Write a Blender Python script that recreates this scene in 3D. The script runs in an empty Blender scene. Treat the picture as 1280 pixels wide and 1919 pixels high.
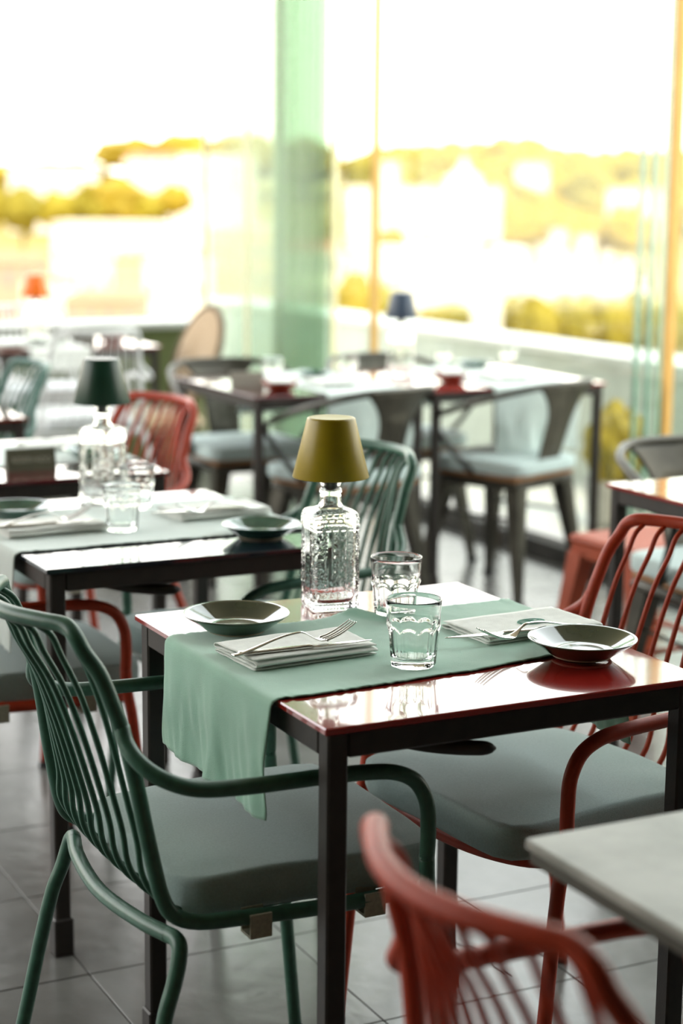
import bpy, math, random
from mathutils import Vector, Matrix, noise
random.seed(7)
PI = math.pi
scene = bpy.context.scene
COL = scene.collection

# ------------------------------------------------------------------ camera, sky, sun, exposure
# room axes: x along the table fronts, y along the table rows, z up; camera stands over the origin
CAM_H, PITCH, YAW, ROLL, FPX = 1.4221, 0.1747, 0.4690, 0.010, 3358.8
CA, SA = math.cos(YAW), math.sin(YAW)
cam_d = bpy.data.cameras.new('camera')
cam = bpy.data.objects.new('camera', cam_d); COL.objects.link(cam)
cam.matrix_world = (Matrix.Translation((0, 0, CAM_H)) @ Matrix.Rotation(-YAW, 4, 'Z')
                    @ Matrix.Rotation(PI/2 - PITCH, 4, 'X') @ Matrix.Rotation(ROLL, 4, 'Z'))
cam_d.sensor_fit = 'HORIZONTAL'; cam_d.sensor_width = 24.0
cam_d.lens = FPX / 1280 * 24.0
cam_d.clip_start = 0.05; cam_d.clip_end = 3000
cam_d.dof.use_dof = True; cam_d.dof.focus_distance = 2.68; cam_d.dof.aperture_fstop = 2.6
scene.camera = cam

w = bpy.data.worlds.new('sky'); scene.world = w; w.use_nodes = True
nt = w.node_tree; nt.nodes.clear()
bg = nt.nodes.new('ShaderNodeBackground'); out = nt.nodes.new('ShaderNodeOutputWorld')
tc = nt.nodes.new('ShaderNodeTexCoord'); sp = nt.nodes.new('ShaderNodeSeparateXYZ')
ramp = nt.nodes.new('ShaderNodeValToRGB')
ramp.color_ramp.elements[0].position = 0.0; ramp.color_ramp.elements[0].color = (1.0, 0.93, 0.80, 1)
ramp.color_ramp.elements[1].position = 0.45; ramp.color_ramp.elements[1].color = (0.90, 0.945, 0.965, 1)
nt.links.new(tc.outputs['Generated'], sp.inputs[0]); nt.links.new(sp.outputs['Z'], ramp.inputs[0])
nt.links.new(ramp.outputs[0], bg.inputs[0]); bg.inputs[1].default_value = 4.0
nt.links.new(bg.outputs[0], out.inputs[0])

sun_d = bpy.data.lights.new('sun', 'SUN'); sun = bpy.data.objects.new('sun', sun_d); COL.objects.link(sun)
sun_d.energy = 2.6; sun_d.angle = 0.01; sun_d.color = (1.0, 0.80, 0.48)
sun.rotation_euler = (math.radians(58), 0, math.radians(4))     # low sun from behind the camera, over the roof

scene.view_settings.view_transform = 'Standard'; scene.view_settings.look = 'None'
scene.view_settings.gamma = 1.0; scene.view_settings.use_curve_mapping = False
scene.view_settings.exposure = 0.32
scene.cycles.use_denoising = True
scene.cycles.max_bounces = 12; scene.cycles.transparent_max_bounces = 24
scene.cycles.sample_clamp_indirect = 8.0

# ------------------------------------------------------------------ materials
def _c(c): return (c[0], c[1], c[2], 1.0)
def mat(name, color, rough=0.5, metal=0.0, spec=0.5, coat=0.0, coat_rough=0.03, var=0.0, scale=20.0, bump=0.0, bscale=None,
        color2=None, sheen=0.0, stretch=None, emit=None):
    m = bpy.data.materials.new(name); m.use_nodes = True
    t = m.node_tree; b = t.nodes['Principled BSDF']
    b.inputs['Base Color'].default_value = _c(color); b.inputs['Roughness'].default_value = rough
    b.inputs['Metallic'].default_value = metal; b.inputs['Specular IOR Level'].default_value = spec
    b.inputs['Coat Weight'].default_value = coat; b.inputs['Coat Roughness'].default_value = coat_rough
    if sheen: b.inputs['Sheen Weight'].default_value = sheen
    co = t.nodes.new('ShaderNodeTexCoord'); src = co.outputs['Object']
    if stretch:
        mp = t.nodes.new('ShaderNodeMapping'); mp.inputs['Scale'].default_value = stretch
        t.links.new(src, mp.inputs[0]); src = mp.outputs[0]
    if var or color2:
        n = t.nodes.new('ShaderNodeTexNoise'); n.inputs['Scale'].default_value = scale; n.inputs['Detail'].default_value = 6
        t.links.new(src, n.inputs['Vector'])
        r = t.nodes.new('ShaderNodeValToRGB')
        c1 = color if color2 else [c * (1 - var) for c in color]
        c2 = color2 if color2 else [min(1, c * (1 + var)) for c in color]
        r.color_ramp.elements[0].position = .35; r.color_ramp.elements[1].position = .65
        r.color_ramp.elements[0].color = _c(c1); r.color_ramp.elements[1].color = _c(c2)
        t.links.new(n.outputs[0], r.inputs[0]); t.links.new(r.outputs[0], b.inputs['Base Color'])
    if bump:
        n2 = t.nodes.new('ShaderNodeTexNoise'); n2.inputs['Scale'].default_value = bscale or scale * 3; n2.inputs['Detail'].default_value = 5
        t.links.new(src, n2.inputs['Vector'])
        bp = t.nodes.new('ShaderNodeBump'); bp.inputs['Strength'].default_value = bump; bp.inputs['Distance'].default_value = 0.004
        t.links.new(n2.outputs[0], bp.inputs['Height']); t.links.new(bp.outputs[0], b.inputs['Normal'])
    return m

def glass_mat(name, color=(1, 1, 1), rough=0.0, ior=1.48):
    m = bpy.data.materials.new(name); m.use_nodes = True
    b = m.node_tree.nodes['Principled BSDF']
    b.inputs['Base Color'].default_value = _c(color); b.inputs['Roughness'].default_value = rough
    b.inputs['Transmission Weight'].default_value = 1.0; b.inputs['IOR'].default_value = ior
    return m

def pane_mat(name, tint, film=0.04, refl=0.5):
    """thin window glass: clear transmission with a tint, mirror reflection by fresnel, a faint pale film standing in for haze"""
    m = bpy.data.materials.new(name); m.use_nodes = True
    t = m.node_tree; t.nodes.clear()
    o = t.nodes.new('ShaderNodeOutputMaterial'); tr = t.nodes.new('ShaderNodeBsdfTransparent'); tr.inputs[0].default_value = _c(tint)
    gl = t.nodes.new('ShaderNodeBsdfGlossy'); gl.inputs['Roughness'].default_value = 0.02
    fr = t.nodes.new('ShaderNodeFresnel'); fr.inputs[0].default_value = 1.45
    mu = t.nodes.new('ShaderNodeMath'); mu.operation = 'MULTIPLY'; mu.inputs[1].default_value = refl
    mx = t.nodes.new('ShaderNodeMixShader'); df = t.nodes.new('ShaderNodeBsdfTranslucent'); df.inputs[0].default_value = (.9, .95, .9, 1)
    mx2 = t.nodes.new('ShaderNodeMixShader')
    nz = t.nodes.new('ShaderNodeTexNoise'); nz.inputs['Scale'].default_value = 3.0
    m2 = t.nodes.new('ShaderNodeMath'); m2.operation = 'MULTIPLY'; m2.inputs[1].default_value = film * 2  # patchy translucent film puts a slight haze veil into the glass
    t.links.new(nz.outputs[0], m2.inputs[0])
    t.links.new(m2.outputs[0], mx2.inputs[0]); t.links.new(tr.outputs[0], mx2.inputs[1]); t.links.new(df.outputs[0], mx2.inputs[2])
    t.links.new(fr.outputs[0], mu.inputs[0]); t.links.new(mu.outputs[0], mx.inputs[0])
    t.links.new(mx2.outputs[0], mx.inputs[1]); t.links.new(gl.outputs[0], mx.inputs[2]); t.links.new(mx.outputs[0], o.inputs[0])
    return m

M = {}
M['green'] = mat('green_powder_coat', (.040, .120, .080), .38, var=.12, scale=60, bump=.05, bscale=400)
M['red'] = mat('red_powder_coat', (.37, .036, .010), .45, spec=.35, var=.1, scale=60, bump=.05, bscale=400)
M['teal'] = mat('teal_powder_coat', (.055, .15, .12), .40, var=.12, scale=60)
M['white_coat'] = mat('white_powder_coat', (.75, .76, .76), .4, var=.04, scale=40)
M['cushion'] = mat('grey_mint_canvas', (.31, .40, .385), .9, var=.07, scale=300, bump=.25, bscale=900, sheen=.2)
M['cushion_white'] = mat('white_canvas', (.78, .80, .80), .9, var=.04, scale=200, bump=.2, bscale=700)
M['cushion_pale'] = mat('pale_mint_canvas', (.50, .60, .585), .9, var=.06, scale=200, bump=.2, bscale=700)
M['strap'] = mat('beige_webbing', (.36, .34, .26), .85, var=.1, scale=200)
M['frame'] = mat('brown_black_steel', (.016, .0105, .0075), .48, var=.25, scale=40, bump=.06, bscale=300)
M['foot'] = mat('black_rubber', (.015, .015, .015), .7, var=.1, scale=80)
def top_mat(name, c): return mat(name, c, .12, coat=1.0, coat_rough=.035, var=.08, scale=3, spec=.5)
M['top_red'] = top_mat('red_enamel', (.30, .016, .012))
M['top_navy'] = top_mat('navy_enamel', (.012, .016, .026))
M['top_burgundy'] = top_mat('burgundy_enamel', (.09, .008, .014))
M['top_brown'] = top_mat('brown_red_enamel', (.20, .03, .014))
M['top_stone'] = mat('grey_stone', (.16, .165, .14), .42, color2=(.30, .30, .265), scale=9, bump=.1, bscale=60)
M['stone_edge'] = mat('dark_olive_edge', (.045, .042, .030), .6, var=.15, scale=30)
M['runner'] = mat('mint_cotton', (.29, .52, .40), .92, var=.06, scale=14, bump=.3, bscale=700, sheen=.5)
M['runner_pale'] = mat('pale_mint_cotton', (.62, .72, .68), .92, var=.05, scale=14, bump=.3, bscale=700, sheen=.5)
M['napkin'] = mat('pale_grey_linen', (.80, .82, .78), .92, var=.05, scale=60, bump=.35, bscale=600, sheen=.1)
M['emblem'] = mat('green_embroidery', (.16, .42, .33), .8, var=.15, scale=300, bump=.4, bscale=1200)
M['steel'] = mat('polished_cutlery_steel', (.78, .77, .74), .16, metal=1.0, var=.04, scale=80)
M['plate'] = mat('dark_green_glaze', (.028, .045, .022), .10, coat=1.0, coat_rough=.02, color2=(.045, .062, .030), scale=30, bump=.04, bscale=50)
M['plate_teal'] = mat('teal_green_glaze', (.030, .10, .070), .10, coat=1.0, coat_rough=.02, var=.2, scale=30)
M['plate_foot'] = mat('unglazed_cream_clay', (.55, .46, .33), .8, var=.1, scale=60)
M['bowl'] = mat('terracotta_glaze', (.30, .05, .025), .25, var=.15, scale=30)
M['glass'] = glass_mat('clear_tumbler_glass', (.985, 1.0, .99), ior=1.42)
M['bottle'] = glass_mat('clear_bottle_glass', (.965, .99, .97), ior=1.45)
def shade_mat(name, c): return mat(name, c, .36, var=.05, scale=40, bump=.03, bscale=500)
M['shade_yellow'] = shade_mat('mustard_painted_metal', (.33, .235, .004))
M['shade_green'] = shade_mat('dark_green_painted_metal', (.008, .042, .024))
M['shade_blue'] = shade_mat('slate_blue_painted_metal', (.05, .075, .12))
M['shade_orange'] = shade_mat('orange_painted_metal', (.90, .17, .003))
M['stopper'] = mat('black_plastic', (.012, .012, .010), .3, var=.1, scale=60)
M['sign'] = mat('olive_card', (.075, .075, .043), .7, var=.1, scale=60)
M['sign_pale'] = mat('taupe_card', (.30, .28, .24), .7, var=.08, scale=60)
M['sign_ink'] = mat('pale_print', (.42, .40, .31), .8, var=.05, scale=60)
M['gunmetal'] = mat('gunmetal_sheet', (.066, .060, .047), .36, metal=.55, var=.25, scale=12, bump=.08, bscale=120)
M['gun_dark'] = mat('dark_steel_tube', (.035, .034, .030), .35, metal=.5, var=.2, scale=30)
M['seat_wood'] = mat('oiled_seat_wood', (.42, .20, .075), .5, color2=(.26, .11, .04), scale=8, stretch=(1, 9, 9), bump=.1, bscale=40)
M['orange_metal'] = mat('orange_painted_sheet', (.34, .050, .010), .6, var=.1, scale=20, bump=.04, bscale=200)
M['tan'] = mat('tan_bouclé', (.46, .33, .20), .95, var=.12, scale=120, bump=.5, bscale=300, sheen=.3)
M['tan_edge'] = mat('brown_piping', (.13, .095, .055), .8, var=.15, scale=60)
M['leg_wood'] = mat('dark_walnut', (.07, .04, .022), .5, var=.3, scale=20, stretch=(6, 6, 1))
M['tile'] = mat('slate_tile', (.095, .092, .084), .24, color2=(.150, .147, .138), scale=5, bump=.32, bscale=18, spec=.5)
M['grout'] = mat('dark_grout', (.010, .010, .009), .9, var=.2, scale=60)
M['ceiling'] = mat('ceiling_plaster', (.34, .32, .29), .9, var=.04, scale=2)
M['wall'] = mat('brown_grey_plaster', (.07, .062, .052), .9, var=.08, scale=3)
M['olive'] = mat('olive_plaster', (.125, .145, .055), .85, var=.1, scale=6, bump=.1, bscale=60)
M['cap'] = mat('pale_stone_cap', (.50, .51, .48), .6, var=.07, scale=12, bump=.08, bscale=50)
M['kerb'] = mat('dark_metal_kerb', (.045, .042, .037), .45, var=.2, scale=10)
M['rail'] = mat('brushed_floor_rail', (.34, .32, .30), .4, metal=.6, var=.1, scale=30, stretch=(20, 1, 20))
M['brass'] = mat('aged_brass_post', (.46, .28, .085), .5, metal=.4, var=.15, scale=8, stretch=(10, 10, 1))
M['cream_post'] = mat('cream_edge_seal', (.62, .60, .40), .5, var=.06, scale=8)
M['edge'] = mat('green_glass_edge_profile', (.20, .36, .28), .35, var=.12, scale=6, stretch=(10, 10, 1))
M['pane'] = pane_mat('window_glass', (.968, .985, .972), .004, .09)
M['pane_fold'] = pane_mat('folded_green_glass', (.955, .970, .957), .022, .40)
M['edge_glass'] = pane_mat('green_glass_edge', (.69, .77, .70), .05, .4)
M['terrace'] = mat('pale_terrace_paving', (.52, .52, .47), .8, var=.1, scale=4, bump=.1, bscale=30)
M['parapet'] = mat('grey_green_render', (.40, .43, .38), .85, var=.08, scale=5, bump=.1, bscale=50)
M['pot'] = mat('grey_planter', (.30, .30, .28), .7, var=.1, scale=20)
M['leafy'] = mat('yellow_green_foliage', (.25, .19, .003), .9, color2=(.18, .145, .003), scale=.5)
M['leafy2'] = mat('golden_foliage', (.29, .20, .004), .9, color2=(.22, .155, .004), scale=.5)
M['leafy3'] = mat('deep_green_foliage', (.15, .125, .004), .9, color2=(.20, .155, .004), scale=.5)
M['bark'] = mat('bark', (.12, .085, .05), .9, var=.3, scale=3)
M['white_render'] = mat('white_render', (.64, .60, .52), .9, var=.05, scale=.4)
M['cream_render'] = mat('cream_render', (.52, .40, .24), .9, var=.06, scale=.4)
M['pink_render'] = mat('pink_render', (.50, .26, .18), .9, var=.06, scale=.4)
M['roof_tile'] = mat('terracotta_roof', (.42, .17, .08), .9, var=.12, scale=1.0)
M['roof_flat'] = mat('pale_flat_roof', (.55, .50, .40), .9, var=.06, scale=.5)
M['far_glass'] = mat('far_window_glass', (.16, .18, .19), .2, var=.1, scale=1)
M['soil'] = mat('dry_grass_hillside', (.33, .22, .055), .95, color2=(.20, .15, .018), scale=.03)

# ------------------------------------------------------------------ mesh builder
def catmull(pts, n=6, closed=False):
    P = [Vector(p) for p in pts]; r = []
    N = len(P); rng = range(N) if closed else range(N - 1)
    for i in rng:
        if closed: p0, p1, p2, p3 = P[(i-1) % N], P[i], P[(i+1) % N], P[(i+2) % N]
        else:
            p1, p2 = P[i], P[i+1]
            p0 = P[i-1] if i > 0 else p1 * 2 - p2
            p3 = P[i+2] if i + 2 < N else p2 * 2 - p1
        # centripetal parametrisation keeps tight bends from looping
        t0 = 0; t1 = t0 + max(1e-5, (p1-p0).length ** .5); t2 = t1 + max(1e-5, (p2-p1).length ** .5); t3 = t2 + max(1e-5, (p3-p2).length ** .5)
        for k in range(n):
            t = t1 + (t2 - t1) * k / n
            a1 = p0*((t1-t)/(t1-t0)) + p1*((t-t0)/(t1-t0)); a2 = p1*((t2-t)/(t2-t1)) + p2*((t-t1)/(t2-t1)); a3 = p2*((t3-t)/(t3-t2)) + p3*((t-t2)/(t3-t2))
            b1 = a1*((t2-t)/(t2-t0)) + a2*((t-t0)/(t2-t0)); b2 = a2*((t3-t)/(t3-t1)) + a3*((t-t1)/(t3-t1))
            r.append(b1*((t2-t)/(t2-t1)) + b2*((t-t1)/(t2-t1)))
    if not closed: r.append(P[-1])
    return r

class MB:
    def __init__(s): s.v = []; s.f = []; s.sm = []
    def add(s, vs, fs, smooth=True):
        o = len(s.v); s.v += [tuple(v) for v in vs]
        for f in fs: s.f.append(tuple(i + o for i in f)); s.sm.append(smooth)
        return s
    def tube(s, pts, r, seg=10, n=6, closed=False, smooth_path=True):
        P = catmull(pts, n, closed) if smooth_path else [Vector(p) for p in pts]
        N = len(P); R = r if callable(r) else (lambda t: r)
        def tan(i):
            if closed: return (P[(i+1) % N] - P[i-1]).normalized()
            return (P[min(N-1, i+1)] - P[max(0, i-1)]).normalized()
        t = tan(0); up = Vector((0, 0, 1)) if abs(t.z) < .9 else Vector((1, 0, 0))
        a = t.cross(up).normalized(); vs = []; frames = []
        for i in range(N):
            t = tan(i); a = (a - t * a.dot(t)).normalized(); frames.append((a.copy(), t.cross(a)))
        for i in range(N):
            a, b = frames[i]; rr = R(i / max(1, N-1))
            for k in range(seg):
                an = 2*PI*k/seg; vs.append(P[i] + a*(math.cos(an)*rr) + b*(math.sin(an)*rr))
        fs = []; M_ = N if closed else N - 1
        if closed:   # align the last ring with the first
            a0, b0 = frames[0]; aN = frames[-1][0]
            sh = round(math.atan2(aN.dot(b0), aN.dot(a0)) / (2*PI/seg)) % seg
        for i in range(M_):
            j = (i + 1) % N; o = sh if (closed and i == N-1) else 0
            for k in range(seg):
                k2 = (k+1) % seg
                fs.append((i*seg+k, i*seg+k2, j*seg+(k2+o) % seg, j*seg+(k+o) % seg))
        if not closed:
            fs.append(tuple(range(seg-1, -1, -1))); fs.append(tuple((N-1)*seg+k for k in range(seg)))
        return s.add(vs, fs)
    def box(s, lo, hi, bev=0.0):
        x0, y0, z0 = lo; x1, y1, z1 = hi
        if bev <= 0:
            v = [(x0,y0,z0),(x1,y0,z0),(x1,y1,z0),(x0,y1,z0),(x0,y0,z1),(x1,y0,z1),(x1,y1,z1),(x0,y1,z1)]
            return s.add(v, [(0,3,2,1),(4,5,6,7),(0,1,5,4),(1,2,6,5),(2,3,7,6),(3,0,4,7)], False)
        b = bev; vs = []
        for (z, i) in ((z0, b), (z0+b, 0), (z1-b, 0), (z1, b)):
            for (x, y) in ((x0+i+b*(i == 0), y0+i), (x1-i-b*(i == 0), y0+i), (x1-i, y0+i+b*(i == 0)), (x1-i, y1-i-b*(i == 0)),
                           (x1-i-b*(i == 0), y1-i), (x0+i+b*(i == 0), y1-i), (x0+i, y1-i-b*(i == 0)), (x0+i, y0+i+b*(i == 0))):
                vs.append((x, y, z))
        fs = [tuple(range(7, -1, -1)), tuple(24 + k for k in range(8))]
        for r in range(3):
            for k in range(8): fs.append((r*8+k, r*8+(k+1) % 8, r*8+8+(k+1) % 8, r*8+8+k))
        return s.add(vs, fs, False)
    def lathe(s, prof, n=48, c=(0, 0), close=False):
        vs = []; fs = []
        for (r, z) in prof:
            for k in range(n):
                a = 2*PI*k/n; vs.append((c[0]+r*math.cos(a), c[1]+r*math.sin(a), z))
        L = len(prof)
        for i in range(L - 1 + (1 if close else 0)):
            j = (i+1) % L
            for k in range(n): fs.append((i*n+k, i*n+(k+1) % n, j*n+(k+1) % n, j*n+k))
        return s.add(vs, fs)
    def grid(s, nu, nv, fn, smooth=True, wrap=False):
        vs = [fn(i/(nu-1), j/(nv-1)) for i in range(nu) for j in range(nv)]
        fs = [(i*nv+j, (i+1)*nv+j, (i+1)*nv+j+1, i*nv+j+1) for i in range(nu-1) for j in range(nv-1)]
        return s.add(vs, fs, smooth)
    def sheet(s, nu, nv, fn, th):
        """a grid with real thickness: fn gives the middle surface, th its thickness"""
        P = [[Vector(fn(i/(nu-1), j/(nv-1))) for j in range(nv)] for i in range(nu)]
        def nrm(i, j):
            a = P[min(nu-1, i+1)][j] - P[max(0, i-1)][j]; b = P[i][min(nv-1, j+1)] - P[i][max(0, j-1)]
            return a.cross(b).normalized()
        top = [P[i][j] + nrm(i, j)*th/2 for i in range(nu) for j in range(nv)]
        bot = [P[i][j] - nrm(i, j)*th/2 for i in range(nu) for j in range(nv)]
        n = nu*nv; fs = []
        for i in range(nu-1):
            for j in range(nv-1):
                a, b, c, d = i*nv+j, (i+1)*nv+j, (i+1)*nv+j+1, i*nv+j+1
                fs += [(a, b, c, d), (n+d, n+c, n+b, n+a)]
        per = [(i, 0) for i in range(nu)] + [(nu-1, j) for j in range(1, nv)] + [(i, nv-1) for i in range(nu-2, -1, -1)] + [(0, j) for j in range(nv-2, 0, -1)]
        ids = [i*nv+j for i, j in per]
        for k in range(len(ids)):
            a, b = ids[k], ids[(k+1) % len(ids)]; fs.append((b, a, n+a, n+b))
        return s.add(top+bot, fs)
    def xform(s, m): s.v = [tuple(m @ Vector(v)) for v in s.v]; return s
    def mesh(s, name):
        me = bpy.data.meshes.new(name); me.from_pydata(s.v, [], s.f); me.polygons.foreach_set('use_smooth', s.sm); me.update()
        return me
    def build(s, name, m, parent=None, loc=None, rz=None):
        me = s.mesh(name); me.materials.append(m)
        return link(name, me, parent, loc, rz)

def link(name, data, parent=None, loc=None, rz=None):
    o = bpy.data.objects.new(name, data); COL.objects.link(o)
    if parent: o.parent = parent
    if loc: o.location = loc
    if rz is not None: o.rotation_euler = (0, 0, rz)
    return o
def tag(o, label, cat, group=None, kind=None):
    o['label'] = label; o['category'] = cat
    if group: o['group'] = group
    if kind: o['kind'] = kind
    return o
def struct(o, label=None): 
    o['kind'] = 'structure'
    if label: o['label'] = label
    return o
def thing(name, label, cat, loc, rz=0.0, group=None):
    return tag(link(name, None, None, loc, rz), label, cat, group)
def copy_tree(o, parent=None, loc=None, rz=None, label=None, group=None):
    c = o.copy(); COL.objects.link(c); c.parent = parent
    if loc is not None: c.location = loc
    if rz is not None: c.rotation_euler = (0, 0, rz)
    if label: c['label'] = label
    if group: c['group'] = group
    for ch in o.children: copy_tree(ch, c)
    return c
def nz(x, y, z=0.0): return noise.noise(Vector((x, y, z)))

# ------------------------------------------------------------------ the room
TS, TU, TV = .402, 1.000, 2.985           # floor tile module and joint origin
mb = MB(); mb.box((-4, -3, -.20), (3.93, 9.0, -.012)); floor = struct(mb.build('floor', M['grout']), 'grey slate tiled restaurant floor')
tile_meshes = []
for k in range(4):
    t = MB(); h = TS/2 - .0013; t.box((-h, -h, -.012), (h, h, 0), .0008); me = t.mesh('tile'); me.materials.append(M['tile']); tile_meshes.append(me)
stuff_tiles = MB()
i0, i1 = int((-4-TU)/TS), int((3.93-TU)/TS)
for i in range(i0, i1+1):
    for j in range(int((-3-TV)/TS), int((9-TV)/TS)):
        cx, cy = TU+(i+.5)*TS, TV+(j+.5)*TS
        X, Y = cx*CA-cy*SA, cx*SA+cy*CA
        hx1 = min(TS/2-.0013, 3.925-cx)
        if hx1 < .02: continue
        seen = Y > 1.4 and abs(X/Y) < .23 + .35/Y and cy < 8.2
        if seen and hx1 > .19:
            o = link('tile', random.choice(tile_meshes), floor, (cx, cy, random.uniform(-.0006, .0006)))
        elif seen:
            t = MB(); t.box((-TS/2+.0013, -TS/2+.0013, -.012), (hx1, TS/2-.0013, 0), .0008); t.build('tile', M['tile'], floor, (cx, cy, 0))
        else:
            stuff_tiles.box((cx-TS/2+.0013, cy-TS/2+.0013, -.012), (cx+hx1, cy+TS/2-.0013, 0))
o = stuff_tiles.build('tile', M['tile'], floor); o['kind'] = 'stuff'
for pts in ([(1.66, 2.965), (1.672, 2.90), (1.668, 2.84), (1.70, 2.78), (1.705, 2.73), (1.695, 2.69), (1.70, 2.64)], [(2.05, 3.36), (2.03, 3.30), (2.045, 3.22), (2.02, 3.15), (2.03, 3.09)]):
    mb = MB(); mb.tube([(x, y, -.0002) for x, y in pts], .0012, 6, 1, smooth_path=False); mb.build('crack', M['grout'], floor)
mb = MB(); mb.box((-4.2, -3.2, 4.80), (4.15, 9.3, 5.05)); struct(mb.build('ceiling', M['ceiling']))
mb = MB(); mb.box((-4.2, -3.2, -.2), (4.1, -3.0, 4.8)); struct(mb.build('wall_rear', M['wall']))
mb = MB(); mb.box((-4.2, -3.0, -.2), (-4.0, 3.0, 4.8)); mb.box((-4.2, 3.0, -.2), (-4.0, 9.2, .715)); struct(mb.build('wall_left', M['olive']))  # solid near part, out of view, added to cut daylight from the left
mb = MB(); mb.box((-4.26, 3.01, .715), (-3.95, 9.26, .752), .006); struct(mb.build('trim_11', M['cap']))
mb = MB(); mb.box((-4, 9.0, -.2), (3.80, 9.20, .715)); wp = struct(mb.build('wall_far', M['olive']), 'low olive parapet wall behind the far tables')
mb = MB(); mb.box((-4, 8.95, .715), (3.83, 9.26, .752), .006); struct(mb.build('trim_1', M['cap']), 'pale stone cap along the olive parapet')
# kerb and rail under the right-hand glass
mb = MB(); mb.box((3.93, -3, -.2), (4.10, 8.95, .062), .004); struct(mb.build('trim_2', M['kerb']), 'dark kerb under the glass front')
mb = MB(); mb.box((3.955, -3, .062), (4.075, 8.95, .080), .003); struct(mb.build('trim_3', M['rail']), 'metal floor rail carrying the glass front')
mb = MB(); mb.box((3.93, -3, 4.72), (4.10, 8.95, 4.80)); struct(mb.build('trim_4', M['rail']), 'metal head rail over the glass front')

mb = MB(); mb.box((3.96, -3, .08), (4.08, 1.6, 4.72)); struct(mb.build('wall_light_block', M['wall']), 'unseen wall added beside the camera to block side light')  # unseen wall added in place of glass, keeps daylight off camera-facing sides
# glass front: panes between posts along the right side
def post(name, x, y, wx, wy, m, label):
    b = MB(); b.box((x-wx/2, y-wy/2, .08), (x+wx/2, y+wy/2, 4.72), .003)
    return struct(b.build(name, m), label)
GX = 4.015
breaks = [(1.6, 2.9), (2.9, 5.30), (5.30, 7.60), (7.60, 8.02)]
for k, (a, b) in enumerate(breaks):
    g = MB(); g.box((GX-.005, a+.012, .085), (GX+.005, b-.012, 4.715)); g.build
    struct(g.build('window_%d' % (k+1), M['pane']), 'large clear glass pane in the right-hand front')
post('trim_5', GX, 7.60, .036, .03, M['brass'], 'slim brass post in the glass front')
post('trim_6', GX, 5.30, .04, .028, M['brass'], 'brass post at the right of the glass front')
post('trim_7', GX, 8.03, .03, .018, M['cream_post'], 'cream seal beside the folded glass panels')
post('trim_8', GX, 2.90, .04, .028, M['brass'], 'brass post beside the near tables')
# folded glass leaves parked at the corner, and a few at the right
for k in range(8):
    y = 8.06 + .075*k
    t = thing('folding_glass_panel', 'green-tinted folded glass panel parked in the corner stack', 'glass panel', (0, y, .08), 0, 'glass panels folded together at the corner')
    g = MB(); g.box((3.56, -.005, .012), (3.935, .005, 4.62)); g.build('pane', M['pane_fold'], t)
    e = MB(); e.box((3.935, -.009, .0), (4.02, .009, 4.63), .002); e.build('edge_profile', M['edge_glass'], t)
    if k in (0, 7):
        e = MB(); e.box((3.545, -.010, .0), (3.565, .010, 4.63), .002); e.build('edge_profile', M['cream_post'], t)
post('trim_9', 3.985, 8.625, .05, .03, M['cream_post'], 'cream corner post behind the folded glass panels')
for k in range(3):
    y = 5.38 + .075*k
    t = thing('folding_glass_panel', 'clear folded glass panel parked beside the right brass post', 'glass panel', (0, y, .08), 0, 'glass panels folded beside the right brass post')
    g = MB(); g.box((4.05, -.005, .012), (4.42, .005, 4.62)); g.build('pane', M['pane'], t)
    e = MB(); e.box((4.03, -.006, .0), (4.05, .006, 4.63), .002); e.build('edge_profile', M['edge'], t)

# outside terrace along the glass
mb = MB(); mb.box((4.10, -4, -.3), (5.2, 12.5, -.02)); struct(mb.build('terrace_floor', M['terrace']), 'pale paved terrace outside the glass')
mb = MB(); mb.box((5.2, -4, -.3), (5.38, 12.5, .62)); struct(mb.build('wall_terrace', M['parapet']), 'grey-green terrace parapet outside the glass')
mb = MB(); mb.box((5.17, -4, .62), (5.55, 12.5, .66), .006); struct(mb.build('trim_10', M['cap']), 'white cap on the terrace parapet')

# ------------------------------------------------------------------ tables
def make_table(name, label, u, v, W, D, top, group=None, h=.75, bracket=True):
    t = thing(name, label, 'table', (u, v, 0), 0, group)
    b = MB(); b.box((0, 0, h-.010), (W, D, h), .0018); b.build('tabletop', top, t)
    a = .030; i = .008; z0, z1 = h-.046, h-.010
    for (lo, hi) in (((i+a, i, z0), (W-i-a, i+a, z1)), ((i+a, D-i-a, z0), (W-i-a, D-i, z1)), ((i, i+a, z0), (i+a, D-i-a, z1)), ((W-i-a, i+a, z0), (W-i, D-i-a, z1))):
        b = MB(); b.box(lo, hi, .003); b.build('apron', M['frame'], t)
    for x in (i, W-i-a):
        for y in (i, D-i-a):
            b = MB(); b.box((x, y, .0), (x+a, y+a, z1), .003); lg = b.build('leg', M['frame'], t)
            b = MB(); b.box((x-.004, y-.004, 0), (x+a+.004, y+a+.004, .075), .003); b.build('foot_sleeve', M['frame'], lg)
    if bracket:   # folded leaf lever under the top
        b = MB()
        def lump(a, c):
            an = 2*PI*a; q = math.sin(PI*c)**.5
            return (W*.48 + .15*q*math.cos(an), .115 + .085*q*math.sin(an), z0 + .010 - .024*math.cos(PI*c) - .006*q*math.cos(an*3))
        b.grid(29, 11, lambda a, c: lump(1-a, c))
        b.tube([(.14, .11, z0-.008), (.18, .065, z0-.014), (.22, .03, z0-.0155), (.262, .008, z0-.016)], lambda q: (.013-.003*q)*math.sqrt(max(.02, 1-max(0, (q-.85)/.15)**2)), 12, 8)
        b.build('underframe', M['frame'], t)
    return t
make_table('dining_table', 'red-topped square table with the mustard lamp, sharpest in the middle', .982, 1.977, .607, .70, M['top_red'])
make_table('dining_table', 'navy-topped table with the dark green lamp behind the red one', .960, 3.072, .610, .722, M['top_navy'])
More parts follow.
